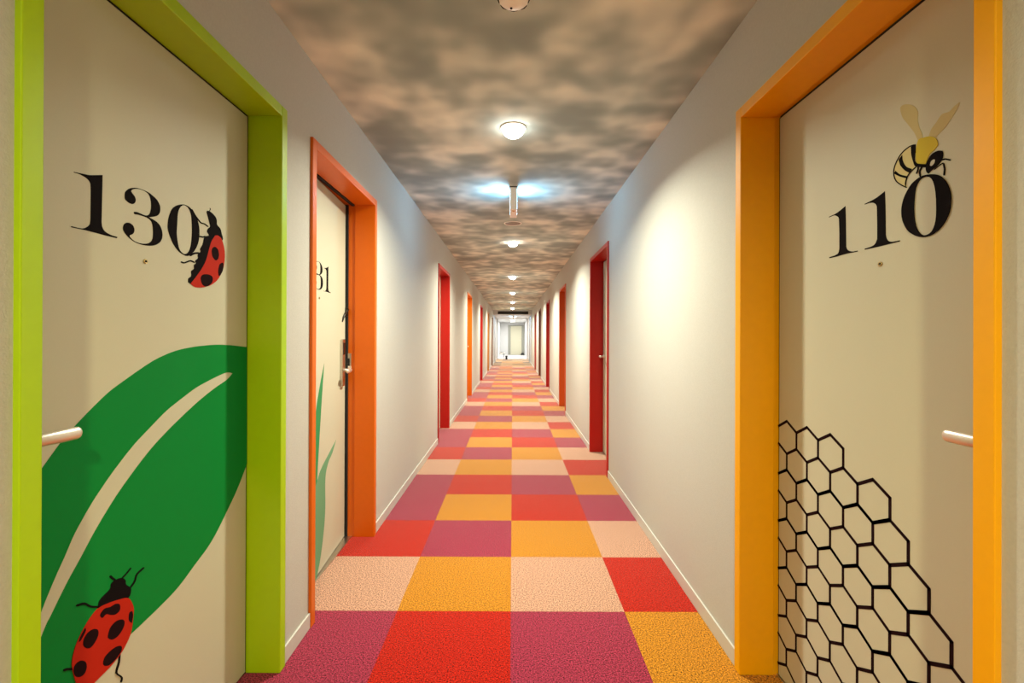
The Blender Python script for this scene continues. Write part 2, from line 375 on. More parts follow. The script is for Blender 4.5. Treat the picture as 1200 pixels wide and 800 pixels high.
["s",[[[1.3972,1.3819],[1.3977,1.3852],[1.3991,1.3882],[1.4012,1.3909],[1.4038,1.3932],[1.4069,1.395],[1.4108,1.3965],[1.415,1.3975],[1.4243,1.3989],[1.4349,1.3992],[1.4395,1.3988],[1.4477,1.3968],[1.4509,1.3952],[1.4531,1.3928],[1.4541,1.3895],[1.4541,1.3853],[1.4531,1.381],[1.4514,1.3771],[1.4488,1.3739],[1.4451,1.3708],[1.441,1.3682],[1.4327,1.3637],[1.4283,1.3619],[1.4239,1.3606],[1.4197,1.3601],[1.4155,1.3605],[1.4112,1.3617],[1.4072,1.3635],[1.404,1.3659],[1.4014,1.3693],[1.3992,1.3736],[1.3978,1.378]]]]],"leaf":[["g",[[[0.8211,0.7885],[0.8406,0.8231],[0.8542,0.8463],[0.868,0.8677],[0.8825,0.8866],[0.8985,0.9054],[0.9286,0.939],[0.9569,0.9715],[0.9733,0.9886],[0.981,0.9959],[1.0085,1.0197],[1.0326,1.0389],[1.0637,1.0624],[1.0825,1.0752],[1.0922,1.081],[1.1121,1.0915],[1.1559,1.1138],[1.1891,1.13],[1.2129,1.1406],[1.2355,1.149],[1.264,1.1577],[1.2796,1.1617],[1.2958,1.1653],[1.3126,1.1683],[1.3301,1.1709],[1.3686,1.175],[1.3909,1.1767],[1.4405,1.1791],[1.4645,1.1796],[1.4863,1.1796],[1.5069,1.179],[1.5488,1.1767],[1.5738,1.1748],[1.6267,1.1699],[1.6449,1.1682],[1.6482,0.7509],[1.6417,0.7416],[1.6144,0.7069],[1.6011,0.6908],[1.5875,0.6755],[1.5736,0.6613],[1.5589,0.6472],[1.5021,0.5954],[1.4889,0.5839],[1.4764,0.5738],[1.4651,0.5654],[1.4546,0.5582],[1.4442,0.5518],[1.4334,0.5457],[1.4224,0.5404],[1.3859,0.5252],[1.3328,0.5009],[1.3152,0.4941],[1.2997,0.4892],[1.2854,0.4856],[1.2699,0.4823],[1.2282,0.4749],[1.1771,0.4673],[1.153,0.4642],[1.1102,0.4599],[1.0296,0.4535],[1.0093,0.4523],[0.987,0.452],[0.9612,0.4528],[0.9337,0.4543],[0.885,0.4577],[0.8654,0.4595],[0.8226,0.4646]]]],
["d",[[[1.5589,1.0811],[1.5465,1.0843],[1.5374,1.0858],[1.5263,1.0859],[1.5135,1.0844],[1.499,1.0819],[1.4829,1.0784],[1.4453,1.0697],[1.4019,1.0585],[1.3823,1.0526],[1.3653,1.0465],[1.3497,1.0402],[1.2911,1.0152],[1.277,1.009],[1.2633,1.0022],[1.25,0.9948],[1.2372,0.987],[1.1699,0.9448],[1.1567,0.9357],[1.1315,0.9163],[1.0974,0.8872],[1.0774,0.8685],[1.0508,0.8418],[1.0425,0.833],[1.0251,0.8124],[1.007,0.789],[0.9991,0.7779],[0.9925,0.7672],[0.9761,0.737],[0.9615,0.7126],[0.9526,0.6969],[0.939,0.6714],[0.9295,0.6515],[0.8582,0.4994],[0.8584,0.4579],[0.9298,0.6028],[0.9381,0.6185],[0.9414,0.6238],[0.9434,0.6256],[0.9474,0.6309],[0.9632,0.6546],[0.9811,0.6801],[0.9892,0.6906],[1.0128,0.7194],[1.037,0.7511],[1.0456,0.7618],[1.0643,0.7835],[1.0841,0.8048],[1.103,0.8241],[1.1255,0.8448],[1.1594,0.8733],[1.1784,0.8886],[1.1961,0.9021],[1.2112,0.9129],[1.2249,0.9219],[1.2384,0.9302],[1.2688,0.9481],[1.2855,0.9573],[1.3388,0.9853],[1.3771,1.004],[1.3958,1.0126],[1.4315,1.0279],[1.4655,1.0411],[1.4821,1.0469],[1.5134,1.0569],[1.5265,1.0619],[1.5375,1.0672],[1.5466,1.0728]]]]],"bugleaf":[["k",[[[1.0574,0.5937],[1.0583,0.5962],[1.0596,0.5982],[1.0635,0.6013],[1.0662,0.6025],[1.0824,0.6075],[1.0853,0.6087],[1.0875,0.6103],[1.0886,0.6126],[1.089,0.6182],[1.09,0.6203],[1.0922,0.6218],[1.095,0.6228],[1.0983,0.6234],[1.1019,0.6235],[1.1109,0.622],[1.1158,0.6205],[1.1199,0.6187],[1.1233,0.6163],[1.1263,0.6134],[1.1287,0.6102],[1.1306,0.6072],[1.1315,0.6043],[1.1314,0.6016],[1.1315,0.5987],[1.1326,0.5955],[1.1354,0.592],[1.1432,0.5842],[1.1459,0.5804],[1.1471,0.5766],[1.1473,0.5729],[1.146,0.5664],[1.1448,0.5639],[1.1432,0.5619],[1.1389,0.5585],[1.1355,0.5545],[1.1327,0.5532],[1.1272,0.5534],[1.1177,0.5558],[1.1054,0.5597],[1.0673,0.5734],[1.0615,0.5761],[1.0574,0.579],[1.0556,0.5826],[1.0555,0.5866]]]],
["k",[[[1.1029,0.6233],[1.1019,0.6257],[1.0951,0.6331],[1.0908,0.6395],[1.0888,0.6409],[1.0858,0.6404],[1.0857,0.6387],[1.0889,0.6337],[1.0934,0.6281],[1.0985,0.6226],[1.1008,0.6215]]]],
["k",[[[1.1207,0.616],[1.1238,0.6162],[1.1314,0.6191],[1.139,0.6225],[1.1462,0.6265],[1.148,0.6285],[1.1462,0.6306],[1.1432,0.63],[1.1324,0.6242],[1.1211,0.6198],[1.1191,0.6182]]]],
["k",[[[1.1461,0.5796],[1.1494,0.5801],[1.153,0.5823],[1.1569,0.5849],[1.1602,0.5879],[1.1623,0.5915],[1.1649,0.5992],[1.1673,0.602],[1.1722,0.604],[1.1852,0.6066],[1.189,0.6084],[1.187,0.6113],[1.1818,0.6115],[1.1753,0.6103],[1.1686,0.6087],[1.1632,0.6064],[1.1602,0.6031],[1.1575,0.5951],[1.1558,0.5919],[1.1527,0.5892],[1.1455,0.5846],[1.1438,0.5822]]]],
["k",[[[1.0035,0.6173],[1.0073,0.6155],[1.0174,0.613],[1.0216,0.611],[1.0247,0.6084],[1.0319,0.6001],[1.0367,0.5955],[1.0426,0.5912],[1.0552,0.5835],[1.0594,0.5819],[1.0595,0.5848],[1.0553,0.5882],[1.0431,0.5957],[1.0379,0.5993],[1.0342,0.6029],[1.0267,0.6116],[1.0218,0.6155],[1.0162,0.6181],[1.0055,0.6208],[1.0025,0.6205]]]],
["k",[[[0.9757,0.4966],[0.9775,0.495],[0.9842,0.4925],[0.9955,0.4846],[0.9982,0.4836],[0.9982,0.4865],[0.9955,0.4895],[0.9915,0.4923],[0.9834,0.4977],[0.9803,0.4993],[0.9755,0.5008],[0.9745,0.5001]]]],
["k",[[[1.1141,0.4411],[1.1129,0.4378],[1.112,0.4259],[1.1111,0.4203],[1.1092,0.4153],[1.1066,0.4105],[1.1044,0.4054],[1.1041,0.3996],[1.1072,0.3925],[1.1169,0.38],[1.1193,0.3763],[1.1197,0.3738],[1.119,0.3714],[1.1177,0.3694],[1.1178,0.367],[1.1204,0.3643],[1.1221,0.3649],[1.1234,0.3671],[1.1243,0.3703],[1.1234,0.3751],[1.1196,0.3811],[1.1105,0.3927],[1.1085,0.3971],[1.1088,0.4015],[1.1136,0.4111],[1.1156,0.4164],[1.1165,0.4224],[1.1175,0.4344],[1.1169,0.439]]]],
["r",[[[1.0574,0.5827],[1.0631,0.5827],[1.0694,0.5819],[1.089,0.5777],[1.1023,0.5738],[1.1224,0.5672],[1.1288,0.5647],[1.1342,0.562],[1.1382,0.5591],[1.1412,0.556],[1.1437,0.5526],[1.1488,0.5433],[1.1535,0.5313],[1.1549,0.5253],[1.1554,0.5196],[1.1551,0.514],[1.152,0.4873],[1.1507,0.4797],[1.149,0.473],[1.1467,0.4672],[1.1441,0.4622],[1.1409,0.4575],[1.1372,0.4528],[1.1279,0.4436],[1.1224,0.4393],[1.1164,0.4355],[1.11,0.4323],[1.1031,0.4296],[1.0877,0.4251],[1.068,0.4216],[1.0502,0.4191],[1.0381,0.4162],[1.0344,0.4166],[1.0297,0.4181],[1.0246,0.4203],[1.0196,0.4235],[1.0152,0.4277],[1.0113,0.4335],[1.0078,0.4406],[1.002,0.4552],[0.9999,0.4618],[0.9957,0.4807],[0.9939,0.4921],[0.9934,0.4976],[0.9934,0.503],[0.994,0.5084],[0.995,0.5138],[0.998,0.524],[1.0019,0.5333],[1.0071,0.5423],[1.0103,0.547],[1.018,0.5566],[1.022,0.5609],[1.0305,0.5688],[1.0349,0.5722],[1.0437,0.5778],[1.0479,0.5801],[1.0524,0.5817]]]],
["s",[[[1.0616,0.5673],[1.0659,0.5705],[1.0688,0.5718],[1.072,0.5723],[1.0753,0.5716],[1.0869,0.5672],[1.0986,0.5667],[1.1022,0.5659],[1.1056,0.5644],[1.1088,0.5625],[1.1115,0.5601],[1.1134,0.5575],[1.1145,0.5542],[1.1149,0.5503],[1.1146,0.5466],[1.1135,0.5439],[1.1116,0.5422],[1.1088,0.5412],[1.1055,0.5408],[1.1023,0.5409],[1.0992,0.5417],[1.0958,0.5432],[1.0892,0.547],[1.0792,0.555],[1.0763,0.5566],[1.0735,0.5566],[1.0687,0.5542],[1.0666,0.5539],[1.0648,0.5549],[1.0617,0.5586],[1.0603,0.5622],[1.0602,0.564],[1.0606,0.5657]]]],
["s",[[[1.0808,0.5032],[1.0829,0.5107],[1.0848,0.5148],[1.0872,0.518],[1.0903,0.5203],[1.0941,0.5221],[1.0982,0.5233],[1.1024,0.5237],[1.107,0.523],[1.112,0.5215],[1.1167,0.5194],[1.1205,0.5172],[1.1233,0.5148],[1.1254,0.5121],[1.1268,0.5092],[1.1275,0.5062],[1.1274,0.503],[1.1265,0.4997],[1.125,0.4964],[1.1229,0.4934],[1.1202,0.4907],[1.1168,0.4882],[1.1131,0.4861],[1.1094,0.4847],[1.1055,0.4841],[1.1014,0.4842],[1.0974,0.4849],[1.0939,0.486],[1.0906,0.4879],[1.0876,0.4903],[1.085,0.493],[1.0816,0.4973],[1.0808,0.499],[1.0806,0.5008]]]],
["s",[[[1.0184,0.5243],[1.0184,0.53],[1.0191,0.5329],[1.0203,0.5354],[1.022,0.5379],[1.0243,0.5402],[1.0269,0.5422],[1.0298,0.5435],[1.033,0.5441],[1.0366,0.5441],[1.0402,0.5436],[1.0435,0.5426],[1.0467,0.5411],[1.0498,0.539],[1.0524,0.5366],[1.0544,0.5339],[1.0557,0.531],[1.0563,0.5278],[1.0563,0.5245],[1.0557,0.5213],[1.0545,0.5183],[1.0525,0.5153],[1.0502,0.5125],[1.045,0.5082],[1.042,0.5066],[1.0389,0.5056],[1.0358,0.5054],[1.0328,0.5065],[1.0296,0.5084],[1.0267,0.5108],[1.0222,0.5158],[1.0192,0.5214]]]],
["s",[[[1.1392,0.5089],[1.1397,0.5157],[1.1404,0.5191],[1.1415,0.5213],[1.1434,0.522],[1.1501,0.5202],[1.1524,0.5105],[1.1526,0.5067],[1.1521,0.5025],[1.1493,0.4907],[1.1434,0.497],[1.1416,0.4994],[1.1398,0.5039]]]],
["s",[[[1.0685,0.4463],[1.0685,0.4493],[1.0692,0.4526],[1.0706,0.4557],[1.0726,0.4583],[1.0755,0.4601],[1.0792,0.4615],[1.0833,0.4624],[1.0918,0.4633],[1.1008,0.4628],[1.105,0.4618],[1.109,0.4603],[1.1129,0.4583],[1.1162,0.456],[1.1186,0.4535],[1.1199,0.4507],[1.1203,0.4476],[1.1199,0.4445],[1.1187,0.4418],[1.1163,0.4394],[1.113,0.4372],[1.1092,0.4352],[1.101,0.4324],[1.0918,0.4308],[1.0877,0.4308],[1.084,0.4316],[1.0775,0.435],[1.0725,0.439],[1.0706,0.4413],[1.0692,0.4437]]]],
["s",[[[0.9964,0.4853],[0.997,0.4882],[0.9982,0.4906],[0.9999,0.4924],[1.0018,0.4936],[1.0042,0.4943],[1.007,0.4944],[1.01,0.4939],[1.0129,0.4928],[1.016,0.4908],[1.0191,0.4881],[1.0221,0.485],[1.0244,0.4819],[1.0259,0.4786],[1.027,0.4751],[1.0275,0.4682],[1.027,0.4651],[1.026,0.462],[1.0245,0.4594],[1.0226,0.4576],[1.0202,0.4567],[1.0173,0.4565],[1.0142,0.457],[1.0113,0.4581],[1.0083,0.4599],[1.0052,0.4625],[1.0024,0.4655],[1.0001,0.4688],[0.9985,0.4727],[0.9972,0.4772],[0.9965,0.4817]]]],
["s",[[[1.0082,0.5381],[1.0101,0.5428],[1.0138,0.5485],[1.0209,0.5564],[1.0228,0.5576],[1.024,0.5572],[1.0248,0.5558],[1.0251,0.5518],[1.0245,0.5501],[1.0218,0.5462],[1.0144,0.5381],[1.0127,0.5369],[1.0111,0.5364],[1.0096,0.5364],[1.0086,0.5369]]]]],"one110":[["k",[[[1.387,1.5709],[1.3856,1.5732],[1.3668,1.5739],[1.3605,1.5745],[1.3516,1.5759],[1.3365,1.5801],[1.3183,1.5861],[1.3169,1.5583],[1.3149,1.4694],[1.3139,1.4657],[1.3116,1.4611],[1.3097,1.4592],[1.3049,1.4556],[1.302,1.4542],[1.2953,1.4518],[1.2877,1.4503],[1.271,1.4496],[1.271,1.4469],[1.3083,1.4482],[1.3298,1.4483],[1.3511,1.4473],[1.3852,1.4478],[1.3852,1.451],[1.3661,1.4518],[1.3601,1.4524],[1.3521,1.454],[1.3492,1.4552],[1.3467,1.4569],[1.3449,1.4596],[1.3424,1.4685],[1.3425,1.5183],[1.3444,1.5562],[1.3465,1.5609],[1.348,1.5627],[1.3554,1.5678],[1.3582,1.5692],[1.3634,1.5708],[1.3695,1.5715],[1.3738,1.5715]]]]],"oneb110":[["k",[[[1.246,1.5694],[1.246,1.5714],[1.2231,1.5733],[1.2124,1.5746],[1.2017,1.5767],[1.1786,1.5842],[1.1768,1.5487],[1.1753,1.472],[1.1736,1.4645],[1.1726,1.4619],[1.1697,1.4573],[1.1678,1.4553],[1.1633,1.4523],[1.1608,1.4513],[1.1542,1.4499],[1.1326,1.4489],[1.1326,1.4462],[1.1793,1.446],[1.2048,1.4461],[1.2456,1.4471],[1.2457,1.45],[1.2282,1.4507],[1.2227,1.4513],[1.2155,1.453],[1.2127,1.4542],[1.2102,1.4559],[1.2078,1.4584],[1.2031,1.467],[1.2031,1.5021],[1.2044,1.5524],[1.2072,1.5581],[1.2087,1.5601],[1.2126,1.5633],[1.2176,1.566],[1.2205,1.567],[1.2304,1.5689]]]]],"zero110":[["k",[[[1.0554,1.5837],[1.0482,1.5819],[1.0407,1.5792],[1.0334,1.5754],[1.0299,1.5731],[1.023,1.5672],[1.0166,1.5599],[1.0137,1.5561],[1.0089,1.548],[1.0069,1.5436],[1.0034,1.5343],[1.0009,1.524],[1.0001,1.519],[0.9997,1.5142],[0.9997,1.5049],[1.0014,1.4915],[1.0037,1.4829],[1.0054,1.4786],[1.0075,1.4744],[1.0123,1.4664],[1.0182,1.4592],[1.0214,1.4559],[1.0285,1.4504],[1.0324,1.4481],[1.0404,1.4445],[1.0444,1.4433],[1.0524,1.4418],[1.0605,1.4416],[1.0646,1.442],[1.0688,1.4427],[1.0772,1.4453],[1.0857,1.4493],[1.09,1.4518],[1.0991,1.4582],[1.1036,1.4619],[1.1076,1.466],[1.1112,1.4705],[1.1172,1.4806],[1.1218,1.4905],[1.1235,1.4954],[1.1259,1.5054],[1.1266,1.5106],[1.1269,1.5213],[1.1266,1.5265],[1.1247,1.5364],[1.1214,1.5458],[1.1192,1.5504],[1.1167,1.5549],[1.1108,1.5633],[1.1039,1.5712],[1.1001,1.5747],[1.0961,1.5777],[1.0918,1.58],[1.0828,1.5833],[1.0757,1.5852],[1.0704,1.5856],[1.0647,1.5853]],[[1.0581,1.5797],[1.053,1.5775],[1.0507,1.5759],[1.0467,1.5718],[1.045,1.5692],[1.042,1.5632],[1.0384,1.5517],[1.0359,1.5378],[1.0345,1.5215],[1.034,1.503],[1.0343,1.4848],[1.0355,1.4742],[1.0377,1.465],[1.0408,1.4576],[1.0447,1.4518],[1.047,1.4497],[1.0498,1.448],[1.0529,1.4468],[1.0591,1.4458],[1.0648,1.4464],[1.0702,1.4487],[1.0728,1.4505],[1.0778,1.4555],[1.0819,1.4615],[1.0837,1.4649],[1.0866,1.4725],[1.0899,1.4861],[1.0913,1.4966],[1.0922,1.5143],[1.0919,1.5269],[1.0905,1.5452],[1.0891,1.5563],[1.0879,1.5611],[1.0845,1.569],[1.0824,1.5722],[1.078,1.5771],[1.0731,1.58],[1.0705,1.5808],[1.0675,1.5811],[1.0642,1.581]]]]],"bee":[["w",[[[1.1324,1.7716],[1.1322,1.7746],[1.1311,1.7763],[1.1294,1.7772],[1.125,1.7779],[1.119,1.7766],[1.1117,1.7732],[1.103,1.7679],[1.0992,1.765],[1.0929,1.7589],[1.0903,1.7557],[1.0861,1.7491],[1.0834,1.7423],[1.0826,1.7387],[1.0826,1.735],[1.0838,1.7271],[1.0838,1.7227],[1.0817,1.712],[1.0785,1.7009],[1.0721,1.6854],[1.0707,1.681],[1.0703,1.6772],[1.0713,1.669],[1.0825,1.6723],[1.0894,1.6895],[1.0926,1.6962],[1.1003,1.7088],[1.1221,1.7417],[1.1256,1.7481],[1.1283,1.7546],[1.1304,1.7611],[1.1318,1.767]]]],
["w",[[[1.0556,1.669],[1.0507,1.6807],[1.0483,1.6845],[1.0453,1.6874],[1.0353,1.6945],[1.0288,1.7018],[1.0268,1.7036],[1.0229,1.7056],[1.0184,1.7061],[1.008,1.7035],[1.0047,1.7033],[1.0019,1.7043],[0.9941,1.7095],[0.9909,1.7105],[0.9823,1.7124],[0.9816,1.7095],[0.9865,1.7012],[0.9888,1.698],[0.9943,1.6921],[1.0116,1.6754],[1.0156,1.6723],[1.0199,1.6699],[1.0323,1.6642],[1.0346,1.6622],[1.0375,1.6572]]]],
["c",[[[1.0894,1.667],[1.1008,1.6682],[1.1055,1.668],[1.1154,1.6659],[1.1206,1.6642],[1.1254,1.6619],[1.1297,1.659],[1.1338,1.6555],[1.1408,1.6477],[1.1461,1.6393],[1.1481,1.6349],[1.1495,1.6305],[1.1502,1.6261],[1.1504,1.6216],[1.1501,1.6172],[1.1483,1.6088],[1.1468,1.6049],[1.1424,1.5974],[1.136,1.5904],[1.1286,1.5841],[1.1135,1.5734],[1.115,1.5809],[1.1151,1.5839],[1.1142,1.5905],[1.1133,1.5939],[1.1119,1.597],[1.1077,1.602],[1.1021,1.6062],[1.0984,1.6083],[1.0877,1.613]]]],
["y",[[[1.0707,1.6742],[1.0596,1.6723],[1.0556,1.6711],[1.0478,1.6677],[1.0441,1.6655],[1.0409,1.6632],[1.0383,1.6604],[1.036,1.6574],[1.0329,1.6512],[1.0316,1.6455],[1.0316,1.6429],[1.0323,1.6405],[1.0337,1.6384],[1.0358,1.6366],[1.0409,1.6334],[1.0497,1.6297],[1.0526,1.6274],[1.0553,1.6234],[1.0604,1.6131],[1.063,1.6098],[1.0656,1.6091],[1.0683,1.61],[1.0737,1.6133],[1.0796,1.6161],[1.0824,1.618],[1.0845,1.6207],[1.0859,1.6244],[1.0867,1.629],[1.0874,1.6384],[1.0874,1.6471],[1.0868,1.6548],[1.0858,1.6605],[1.0833,1.6709],[1.0813,1.6735],[1.0784,1.6751],[1.0756,1.6755]]]],
["k",[[[1.0896,1.6672],[1.0926,1.6682],[1.0966,1.669],[1.1014,1.6695],[1.1062,1.6694],[1.1164,1.6673],[1.1217,1.6655],[1.1265,1.6632],[1.1309,1.6603],[1.1351,1.6567],[1.1422,1.6488],[1.1476,1.6403],[1.1496,1.6359],[1.151,1.6313],[1.1518,1.6268],[1.152,1.6222],[1.151,1.6132],[1.1482,1.6048],[1.1436,1.5969],[1.1369,1.5897],[1.1252,1.5799],[1.1168,1.5738],[1.1138,1.5723],[1.1131,1.5734],[1.1156,1.5758],[1.1278,1.5849],[1.1351,1.5912],[1.1412,1.5978],[1.1434,1.6013],[1.1468,1.6087],[1.1486,1.6168],[1.1487,1.6254],[1.1479,1.6297],[1.1465,1.634],[1.1446,1.6383],[1.1394,1.6466],[1.1325,1.6543],[1.1285,1.6578],[1.1242,1.6606],[1.1196,1.6628],[1.1094,1.6659],[1.1047,1.6666],[1.1002,1.6667],[1.0918,1.6655],[1.0891,1.6656]]]],
["k",[[[1.1144,1.5724],[1.115,1.5838],[1.1136,1.5901],[1.1108,1.5962],[1.1089,1.5988],[1.1041,1.6032],[1.0974,1.6073],[1.0889,1.611],[1.0863,1.6126],[1.0872,1.6138],[1.0903,1.613],[1.0945,1.6113],[1.1029,1.6072],[1.1086,1.6029],[1.1129,1.5978],[1.1158,1.5914],[1.1173,1.5847],[1.1174,1.5813],[1.1166,1.5748],[1.1158,1.5727]]]],
["k",[[[1.0823,1.6116],[1.0831,1.6104],[1.0838,1.6042],[1.0868,1.5987],[1.0869,1.597],[1.0852,1.5957],[1.0839,1.5965],[1.0817,1.6003],[1.0803,1.6047],[1.0799,1.6091],[1.0805,1.6108]]]],
["k",[[[1.0715,1.6081],[1.0735,1.6073],[1.0756,1.6052],[1.0777,1.6027],[1.0791,1.5997],[1.0794,1.5962],[1.0783,1.5887],[1.0772,1.5862],[1.075,1.5857],[1.0746,1.588],[1.0757,1.5949],[1.0755,1.5978],[1.0744,1.6001],[1.0704,1.6044],[1.0696,1.6064]]]],
["k",[[[1.0191,1.5958],[1.019,1.5933],[1.0169,1.5821],[1.0179,1.5711],[1.0176,1.5683],[1.0158,1.5675],[1.0149,1.5697],[1.0144,1.5732],[1.0139,1.5812],[1.0144,1.5851],[1.0161,1.5929],[1.0173,1.5955]]]],
["k",[[[1.0404,1.5891],[1.0381,1.5897],[1.0289,1.5933],[1.0202,1.5952],[1.0185,1.5959],[1.019,1.5969],[1.021,1.5969],[1.0268,1.5957],[1.033,1.5938],[1.0393,1.5913],[1.0411,1.5901]]]],
["k",[[[1.0221,1.6034],[1.0201,1.6025],[1.0151,1.6017],[1.0127,1.601],[1.0043,1.5958],[1.0021,1.595],[1.0015,1.5967],[1.0033,1.5986],[1.0126,1.6043],[1.0157,1.6053],[1.0211,1.6061],[1.0226,1.6056]]]],
["k",[[[1.1006,1.666],[1.0888,1.6667],[1.0887,1.6472],[1.0895,1.6348],[1.0893,1.6284],[1.0871,1.623],[1.0817,1.6186],[1.074,1.6149],[1.0615,1.6098],[1.063,1.6023],[1.0677,1.6043],[1.0821,1.6108],[1.0877,1.6141],[1.0906,1.6172],[1.0921,1.6202],[1.0972,1.6361],[1.0996,1.646],[1.1002,1.6514]]]],
["k",[[[1.1356,1.6486],[1.1254,1.6562],[1.1247,1.6455],[1.1236,1.6412],[1.1195,1.6319],[1.1167,1.6273],[1.1136,1.6231],[1.1095,1.6195],[1.0972,1.6115],[1.1053,1.6054],[1.115,1.6131],[1.1185,1.6164],[1.125,1.624],[1.1304,1.6322],[1.1323,1.6367]]]],
["k",[[[1.1487,1.6185],[1.1459,1.6249],[1.1364,1.6148],[1.1321,1.6112],[1.1268,1.6077],[1.1112,1.599],[1.1135,1.5953],[1.1217,1.5995],[1.132,1.6054],[1.1367,1.6088]]]],
["k",[[[1.0615,1.6039],[1.06,1.6098],[1.0587,1.6128],[1.057,1.6157],[1.0524,1.6217],[1.0496,1.6244],[1.0467,1.6264],[1.0436,1.6277],[1.0369,1.6287],[1.0306,1.6282],[1.0274,1.6273],[1.0224,1.6246],[1.0208,1.623],[1.0191,1.6189],[1.0188,1.6141],[1.0198,1.6084],[1.021,1.6058],[1.0246,1.6012],[1.0294,1.5973],[1.0351,1.5944],[1.0481,1.5896],[1.0548,1.5853],[1.0588,1.5902],[1.0599,1.5925],[1.0613,1.5979]]]],
["d",[[[1.0496,1.6021],[1.0497,1.6037],[1.0489,1.6079],[1.0481,1.6096],[1.0469,1.6108],[1.0454,1.6118],[1.0423,1.6127],[1.0397,1.6122],[1.0386,1.6115],[1.0379,1.6105],[1.0378,1.6091],[1.0386,1.6053],[1.0394,1.6037],[1.0421,1.6013],[1.0452,1.6],[1.0465,1.6],[1.0489,1.6011]]]]],"blade1":[["p",[[[0.4538,1.0644],[0.4279,0.9296],[0.4129,0.8462],[0.3974,0.7552],[0.3668,0.5598],[0.3586,0.5004],[0.3503,0.4351],[0.3412,0.3768],[0.3304,0.3382],[0.3159,0.3217],[0.2989,0.3204],[0.2834,0.3334],[0.2734,0.3599],[0.2702,0.4063],[0.2715,0.471],[0.2758,0.5412],[0.2818,0.6042],[0.2897,0.6581],[0.3002,0.7097],[0.3123,0.7581],[0.325,0.8028],[0.3381,0.8425],[0.3522,0.878],[0.3672,0.9111],[0.3829,0.9435],[0.4012,0.9777],[0.4217,1.0123]]]]],"blade2":[["q",[[[0.657,0.6235],[0.6256,0.5957],[0.6053,0.5784],[0.5867,0.5642],[0.5697,0.5548],[0.5529,0.5478],[0.5369,0.5405],[0.5225,0.5301],[0.5088,0.5175],[0.496,0.5035],[0.4851,0.4857],[0.4776,0.4616],[0.4752,0.4278],[0.4766,0.3863],[0.4787,0.3431],[0.4782,0.3044],[0.475,0.2731],[0.4705,0.2454],[0.464,0.2183],[0.4548,0.1887],[0.4432,0.1553],[0.4294,0.12],[0.413,0.0849],[0.3935,0.0519],[0.3675,0.0192],[0.3367,-0.0132],[0.2894,-0.0597],[0.2671,-0.0471],[0.2584,0.1516],[0.2563,0.2724],[0.2624,0.3641],[0.2815,0.4176],[0.3104,0.4509],[0.3418,0.473],[0.3676,0.4928],[0.3841,0.5095],[0.3958,0.5188],[0.4064,0.5248],[0.4368,0.54],[0.4548,0.5473]]]]]}

# ------------------------------------------------------------------ doors: sizes
CAS, PROUD = .038, .012      # casing width, how far it stands off the wall
ZD = 1.997                   # clear height
LEFT = [(.812, 1.650), (1.944, 2.772), (5.22, 6.06), (8.56, 9.40), (11.94, 12.78), (15.45, 16.29), (18.45, 19.27)]
RIGHT = [(.817, 1.650), (3.99, 4.835), (7.17, 8.02), (10.29, 11.13), (13.47, 14.31), (16.1, 16.95)]

# ------------------------------------------------------------------ floor
pattern = {0: ['carpet_purple', 'carpet_red', 'carpet_purple', 'carpet_orange'],
           1: ['carpet_pink', 'carpet_orange', 'carpet_pink', 'carpet_red'],
           2: ['carpet_red', 'carpet_purple', 'carpet_orange', 'carpet_pink'],
           3: ['carpet_purple', 'carpet_orange', 'carpet_red', 'carpet_purple']}
far_rows = [['carpet_brown', 'carpet_sand', 'carpet_sand', 'carpet_sand'], ['carpet_sand', 'carpet_orange', 'carpet_brown', 'carpet_brown'],
            ['carpet_brown', 'carpet_sand', 'carpet_orange', 'carpet_sand'], ['carpet_sand', 'carpet_sand', 'carpet_orange', 'carpet_sand'],
            ['carpet_brown', 'carpet_orange', 'carpet_orange', 'carpet_brown'], ['carpet_brown', 'carpet_orange', 'carpet_orange', 'carpet_brown'],
            ['carpet_sand', 'carpet_orange', 'carpet_orange', 'carpet_sand'], ['carpet_sand', 'carpet_sand', 'carpet_sand', 'carpet_sand'],
            ['carpet_orange', 'carpet_brown', 'carpet_sand', 'carpet_brown'], ['carpet_sand', 'carpet_sand', 'carpet_sand', 'carpet_sand'],
            ['carpet_sand', 'carpet_brown', 'carpet_brown', 'carpet_sand'], ['carpet_sand', 'carpet_sand', 'carpet_sand', 'carpet_sand']]
fb = MB()
def quad(mb, vs, m):
    f = mb.bm.faces.new([mb.bm.verts.new(v) for v in vs])
    f.material_index = mb.mi(m)
X0, X1 = -1.30, 1.10
r = -10
while True:
    ya, yb = SY + TS * r, SY + TS * (r + 1)
    if ya > 24.8:
        break
    far = int((ya - 19.0) / TS) if ya >= 19.0 else None
    row = pattern[(r + 1) % 4] if far is None else far_rows[min(far, 11)]
    cuts = [X0, SX - TS, SX, SX + TS, X1]
    for k in range(4):
        quad(fb, [(cuts[k], ya, 0), (cuts[k + 1], ya, 0), (cuts[k + 1], yb, 0), (cuts[k], yb, 0)], M[row[k]])
    r += 1
quad(fb, [(X0, ya, 0), (X1, ya, 0), (X1, Y_END + .1, 0), (X0, Y_END + .1, 0)], M['white_tile'])
fl = fb.build('floor')
tag(fl, 'carpet of purple, red, orange and pink square tiles along the hotel corridor', 'floor', kind='structure')

